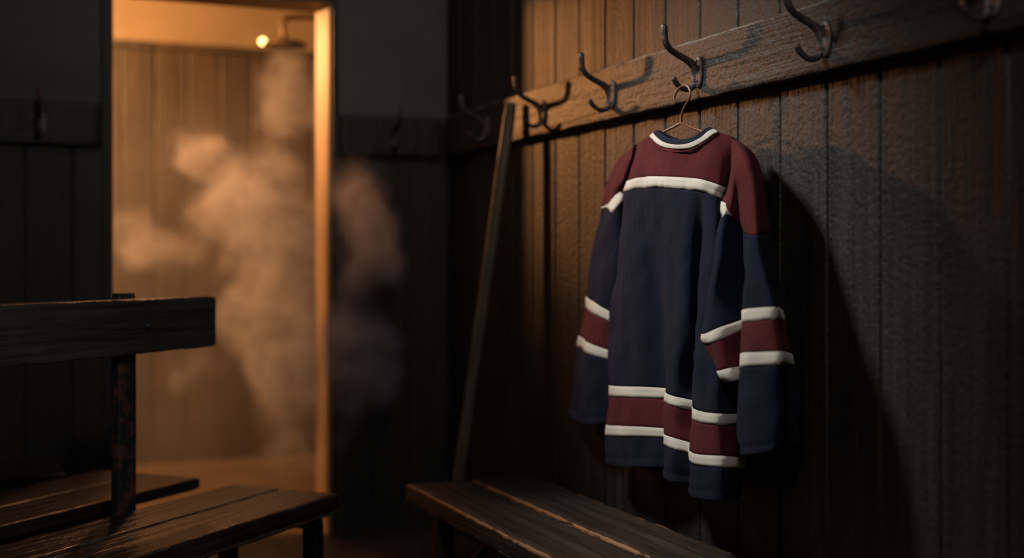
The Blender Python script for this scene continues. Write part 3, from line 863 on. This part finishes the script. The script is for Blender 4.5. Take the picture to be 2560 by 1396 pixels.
sr = jpart('sleeve', RP.band(5, 8), M_navy)
cc = 2*7+2
jpart('shoulder_stripe', RP.band(4, 5, -.001, 0, cc), M_white, sr, label='cream stripe')
bmj = RP.band(0, 4)
tmp = bpy.data.meshes.new('tmp'); b2 = RP.band(4, 5, 0, cc, RP.m); b2.to_mesh(tmp); b2.free(); bmj.from_mesh(tmp); bpy.data.meshes.remove(tmp)
jpart('shoulder_panel', bmj, M_maroon, sr, label='maroon top of the sleeve')
jpart('sleeve_stripe', RP.band(8, 9, -.0012), M_white, sr, label='cream stripe')
jpart('sleeve_band', RP.band(9, 10), M_maroon, sr, label='maroon band')
jpart('sleeve_stripe', RP.band(10, 11, -.0012), M_white, sr, label='cream stripe')
jpart('cuff', RP.band(11, 15), M_navy, sr)

# ------------------------------------------------------------------ shower fittings
yh = 5.7
head_c = at_y(712, 108, yh)
sh = tag(empty('shower_head', (SR, yh, head_c.z)), 'round dark shower head on a bent pipe, high in the steamy doorway', 'shower')
M_chrome = plain('shower_metal', (.10,.065,.04), .45, .4, bmp=.05)
p_up = at_y(707, 62, yh); p_el = at_y(712, 48, yh); p_r = at_y(795, 44, yh)
L0 = Vector((SR, yh, head_c.z))
bm = bmesh.new()
pts = [head_c, head_c+Vector((-.008,0,.05)), p_up, p_el, at_y(730, 44, yh), p_r, Vector((SR, yh, p_r.z))]
add_tube(bm, spline([p-L0 for p in pts], 6), .013, 12)
obj('pipe', bm, M_chrome, sh)
bm = bmesh.new()
prof = [(.018,.03),(.03,.022),(.085,.010),(.097,.002),(.095,-.008),(.0,-.008)]
rr = [[bm.verts.new(head_c-L0+Vector((max(r,.0002)*math.cos(k*PI/16), max(r,.0002)*math.sin(k*PI/16), z-.005))) for k in range(32)] for r, z in prof]
for a, b in zip(rr, rr[1:]):
    for k in range(32): bm.faces.new((a[k], a[(k+1)%32], b[(k+1)%32], b[k]))
bm.faces.new(rr[0])
obj('rose', bm, M_chrome, sh)

# small glowing lamp on the shower wall
lp = at_y(657, 104, SY-.09)
lamp = tag(empty('wall_lamp', (lp.x, SY, lp.z)), 'small glowing round lamp on the wall beside the shower head', 'lamp')
m, nt, b, out = newmat('lamp_glow')
b.inputs['Base Color'].default_value = (1,.8,.5,1)
b.inputs['Emission Color'].default_value = (1.0,.52,.17,1); b.inputs['Emission Strength'].default_value = 9.0
M_glow = m
bm = bmesh.new(); bmesh.ops.create_icosphere(bm, subdivisions=3, radius=.017)
o = obj('globe', bm, M_glow, lamp); o.location = (0, -.09, 0)
bm = bmesh.new(); add_tube(bm, [(0,0,-.0),(0,-.045,-.0),(0,-.075,0)], [.012,.010,.010], 12)
obj('bracket', bm, M_chrome, lamp)

# ------------------------------------------------------------------ steam
def gn_volume():
    ng = bpy.data.node_groups.new('steam', 'GeometryNodeTree')
    ng.interface.new_socket('Geometry', in_out='INPUT', socket_type='NodeSocketGeometry')
    ng.interface.new_socket('Geometry', in_out='OUTPUT', socket_type='NodeSocketGeometry')
    nodes, L = ng.nodes, ng.links
    gout = nodes.new('NodeGroupOutput')
    vc = nodes.new('GeometryNodeVolumeCube')
    lo, hi = Vector((.30, 3.95, .02)), Vector((1.75, 6.05, 2.02))
    vc.inputs['Min'].default_value = lo; vc.inputs['Max'].default_value = hi
    res = 150
    s = max(hi-lo)
    for k, ax in enumerate('XYZ'): vc.inputs['Resolution '+ax].default_value = int(res*(hi-lo)[k]/s)
    pos = nodes.new('GeometryNodeInputPosition').outputs[0]
    def n(t, **ins):
        x = nodes.new(t); return x
    def vm(op, a, b=None):
        x = nodes.new('ShaderNodeVectorMath'); x.operation = op
        for k, v in enumerate((a, b)):
            if v is None: continue
            if isinstance(v, bpy.types.NodeSocket): L.new(v, x.inputs[k])
            else: x.inputs[k].default_value = v
        return x
    def mt(op, a, b=0.0, c=0.0, clamp=False):
        x = nodes.new('ShaderNodeMath'); x.operation = op; x.use_clamp = clamp
        for k, v in enumerate((a, b, c)):
            if isinstance(v, bpy.types.NodeSocket): L.new(v, x.inputs[k])
            else: x.inputs[k].default_value = v
        return x.outputs[0]
    def nz(scale, detail, rough=.6, vec=pos, out=0):
        x = nodes.new('ShaderNodeTexNoise')
        L.new(vec, x.inputs['Vector']); x.inputs['Scale'].default_value = scale
        x.inputs['Detail'].default_value = detail; x.inputs['Roughness'].default_value = rough
        return x.outputs[out]
    # warp the field for curls
    wv = vm('SCALE', vm('SUBTRACT', nz(3.2, 3, .5, out=1), (.5,.5,.5)).outputs[0]); wv.inputs['Scale'].default_value = .26
    p = vm('ADD', pos, wv.outputs[0]).outputs[0]
    total = None
    for (px, py, yw, r, w) in PUFFS:
        c = at_y(px, py, yw)
        d = vm('LENGTH', vm('SUBTRACT', p, c).outputs[0]).outputs[1]
        q = mt('DIVIDE', d, r*1.35)
        f = mt('SUBTRACT', 1.0, mt('MULTIPLY', q, q), clamp=True); f = mt('MULTIPLY', mt('MULTIPLY', f, f), w*1.2)
        total = f if total is None else mt('ADD', total, f)
    fb = nz(4.6, 5, .62, vec=p)
    dens = mt('MULTIPLY', mt('SUBTRACT', mt('MULTIPLY_ADD', mt('SUBTRACT', fb, .5), 3.0, total), .30), .85, clamp=True)
    dens = mt('MULTIPLY', dens, mt('MINIMUM', total, 1.0))
    f2 = nz(8.5, 4, .6, vec=p)
    wisp = mt('MULTIPLY', mt('SUBTRACT', f2, .38), 4.2, clamp=True)
    dens = mt('MULTIPLY', dens, mt('MULTIPLY_ADD', wisp, .82, .18))
    # thin haze filling the shower
    sep = nodes.new('ShaderNodeSeparateXYZ'); L.new(pos, sep.inputs[0])
    inside = mt('GREATER_THAN', sep.outputs[1], BY+.1)
    hz = mt('MULTIPLY', mt('MULTIPLY', mt('SUBTRACT', nz(2.2, 3), .35, clamp=True), .07), inside)
    lowz = mt('SUBTRACT', 1.0, mt('DIVIDE', mt('SUBTRACT', sep.outputs[2], 1.0), .8), clamp=True)
    hz = mt('MULTIPLY', hz, lowz)
    dens = mt('ADD', mt('MULTIPLY', dens, 1.0), hz)
    L.new(dens, vc.inputs['Density'])
    sm = nodes.new('GeometryNodeSetMaterial'); sm.inputs['Material'].default_value = M_steam
    L.new(vc.outputs[0], sm.inputs[0]); L.new(sm.outputs[0], gout.inputs[0])
    return ng
# pixel place, depth plane, radius, weight of each billow
PUFFS = [
 (716,150,5.6,.10,.8),(712,200,5.55,.12,.8),(700,255,5.5,.15,.9),(735,310,5.5,.16,.7),(665,290,5.45,.11,.7),
 (505,375,5.3,.13,1.1),(465,415,5.3,.09,.8),(560,440,5.25,.13,.8),(700,400,5.2,.15,.8),(740,460,5.2,.15,.7),
 (530,500,5.1,.15,1.1),(600,490,5.05,.17,1.2),(660,540,5.0,.18,1.2),(740,560,4.95,.17,.9),(345,590,5.3,.13,1.1),(320,640,5.3,.10,.8),(410,630,5.2,.12,.8),(470,590,5.2,.10,.7),
 (600,600,5.05,.13,1.0),(560,660,5.1,.10,.6),(680,640,4.95,.18,1.1),(740,700,4.9,.18,1.0),(680,740,4.95,.17,1.0),(620,820,5.0,.15,1.0),(700,850,4.9,.2,1.2),(760,800,4.85,.18,1.0),
 (770,930,4.8,.20,1.0),(690,950,4.9,.14,.7),(740,1050,4.85,.18,.8),(720,1130,4.9,.18,.6),(440,960,5.4,.20,.35),(500,900,5.4,.15,.35),
 (875,480,4.35,.15,.7),(930,540,4.25,.14,.8),(960,620,4.2,.13,.8),(900,610,4.25,.15,.8),(880,700,4.3,.12,.6),(940,690,4.2,.12,.6),
 (860,820,4.3,.15,1.1),(900,880,4.25,.16,1.2),(915,970,4.22,.13,1.1),(860,960,4.3,.14,.9),(870,1080,4.3,.12,.4),
]
M_steam = bpy.data.materials.new('steam'); M_steam.use_nodes = True
nt = M_steam.node_tree; nt.nodes.clear()
out = nt.nodes.new('ShaderNodeOutputMaterial'); pv = nt.nodes.new('ShaderNodeVolumePrincipled')
pv.inputs['Color'].default_value = (.97,.92,.98,1)
pv.inputs['Anisotropy'].default_value = .1
at = nt.nodes.new('ShaderNodeAttribute'); at.attribute_name = 'density'
mm = nt.nodes.new('ShaderNodeMath'); mm.operation = 'MULTIPLY'; mm.inputs[1].default_value = 8.0
nt.links.new(at.outputs['Fac'], mm.inputs[0]); nt.links.new(mm.outputs[0], pv.inputs['Density'])
pv.inputs['Density Attribute'].default_value = ''
nt.links.new(pv.outputs[0], out.inputs['Volume'])
vd = bpy.data.volumes.new('steam')
so = link(bpy.data.objects.new('steam', vd))
vd.materials.append(M_steam)
md = so.modifiers.new('steam', 'NODES'); md.node_group = gn_volume()
tag(so, 'billowing steam drifting out of the amber lit shower doorway', 'steam', kind='stuff')

# ------------------------------------------------------------------ lights
def light(name, typ, loc, energy, color, target=None, **kw):
    l = bpy.data.lights.new(name, typ); l.energy = energy; l.color = color
    for k, v in kw.items(): setattr(l, k, v)
    o = link(bpy.data.objects.new(name, l)); o.location = loc
    if target is not None:
        o.rotation_euler = (Vector(target)-Vector(loc)).to_track_quat('-Z', 'Y').to_euler()
    return o
AMBER = (1.0, .455, .155)
light('shower_lamp', 'POINT', (-.30, 4.88, 2.0), 290, AMBER, shadow_soft_size=.05)
light('shower_spot_lamp', 'SPOT', (.25, 6.10, 2.07), 245, (1.0,.40,.13), (1.63, 3.86, 1.42), spot_size=math.radians(32), spot_blend=1.0, shadow_soft_size=.07)
light('room_lamp', 'SPOT', (.25, 3.05, 2.5), 225, (1.0, .96, .90), (1.48, 2.66, 1.08), spot_size=math.radians(47), spot_blend=1.0, shadow_soft_size=.18)
light('shower_wall_fill', 'SPOT', (-.15, 5.75, 2.15), 215, AMBER, (.75, 6.5, 1.75), spot_size=math.radians(125), spot_blend=1.0, shadow_soft_size=.06)  # added spot, brightens the left of the shower's back wall
light('shower_floor_fill', 'SPOT', (.95, 5.5, 2.35), 36, (1.0,.42,.17), (.5, 3.9, .1), spot_size=math.radians(66), spot_blend=1.0, shadow_soft_size=.06)  # added spot, throws amber onto the floor and bench seats
light('room_fill', 'POINT', (.5, .8, 2.3), 34, (1.0,.95,.9), shadow_soft_size=.12)  # added fill for the backrest and benches, no fitting here
light('back_wall_fill', 'AREA', (1.0, 3.2, 2.65), 1.6, (1.0,.95,.88), (1.12, 4.53, 1.5), shape='SQUARE', size=.5, spread=math.radians(100))  # added soft fill for the back wall, no window here

w = bpy.data.worlds.new('world'); sc.world = w; w.use_nodes = True
w.node_tree.nodes['Background'].inputs[0].default_value = (.02,.02,.022,1)
w.node_tree.nodes['Background'].inputs[1].default_value = .1

# ------------------------------------------------------------------ camera
cd = bpy.data.cameras.new('camera'); cam = link(bpy.data.objects.new('camera', cd))
cam.location = (0, 0, H); cam.rotation_euler = (PI/2, 0, -TH)
cd.sensor_width = 36; cd.lens = FPX/2560*36; cd.shift_y = -(698-HY)/2560
cd.clip_start = .02; cd.clip_end = 50
cd.dof.use_dof = True; cd.dof.focus_distance = 2.93; cd.dof.aperture_fstop = (cd.lens/1000)/.038
sc.camera = cam

vs = sc.view_settings
vs.view_transform = 'Standard'; vs.look = 'None'; vs.gamma = 1; vs.use_curve_mapping = False; vs.exposure = 0.0
sc.display_settings.display_device = 'sRGB'
cy = sc.cycles
cy.use_denoising = True
cy.max_bounces = 4; cy.volume_bounces = 0; cy.diffuse_bounces = 3; cy.glossy_bounces = 2
cy.volume_step_rate = 3.0; cy.volume_max_steps = 128
cy.use_adaptive_sampling = True; cy.adaptive_threshold = .04; cy.adaptive_min_samples = 12
cy.sample_clamp_indirect = 4.0
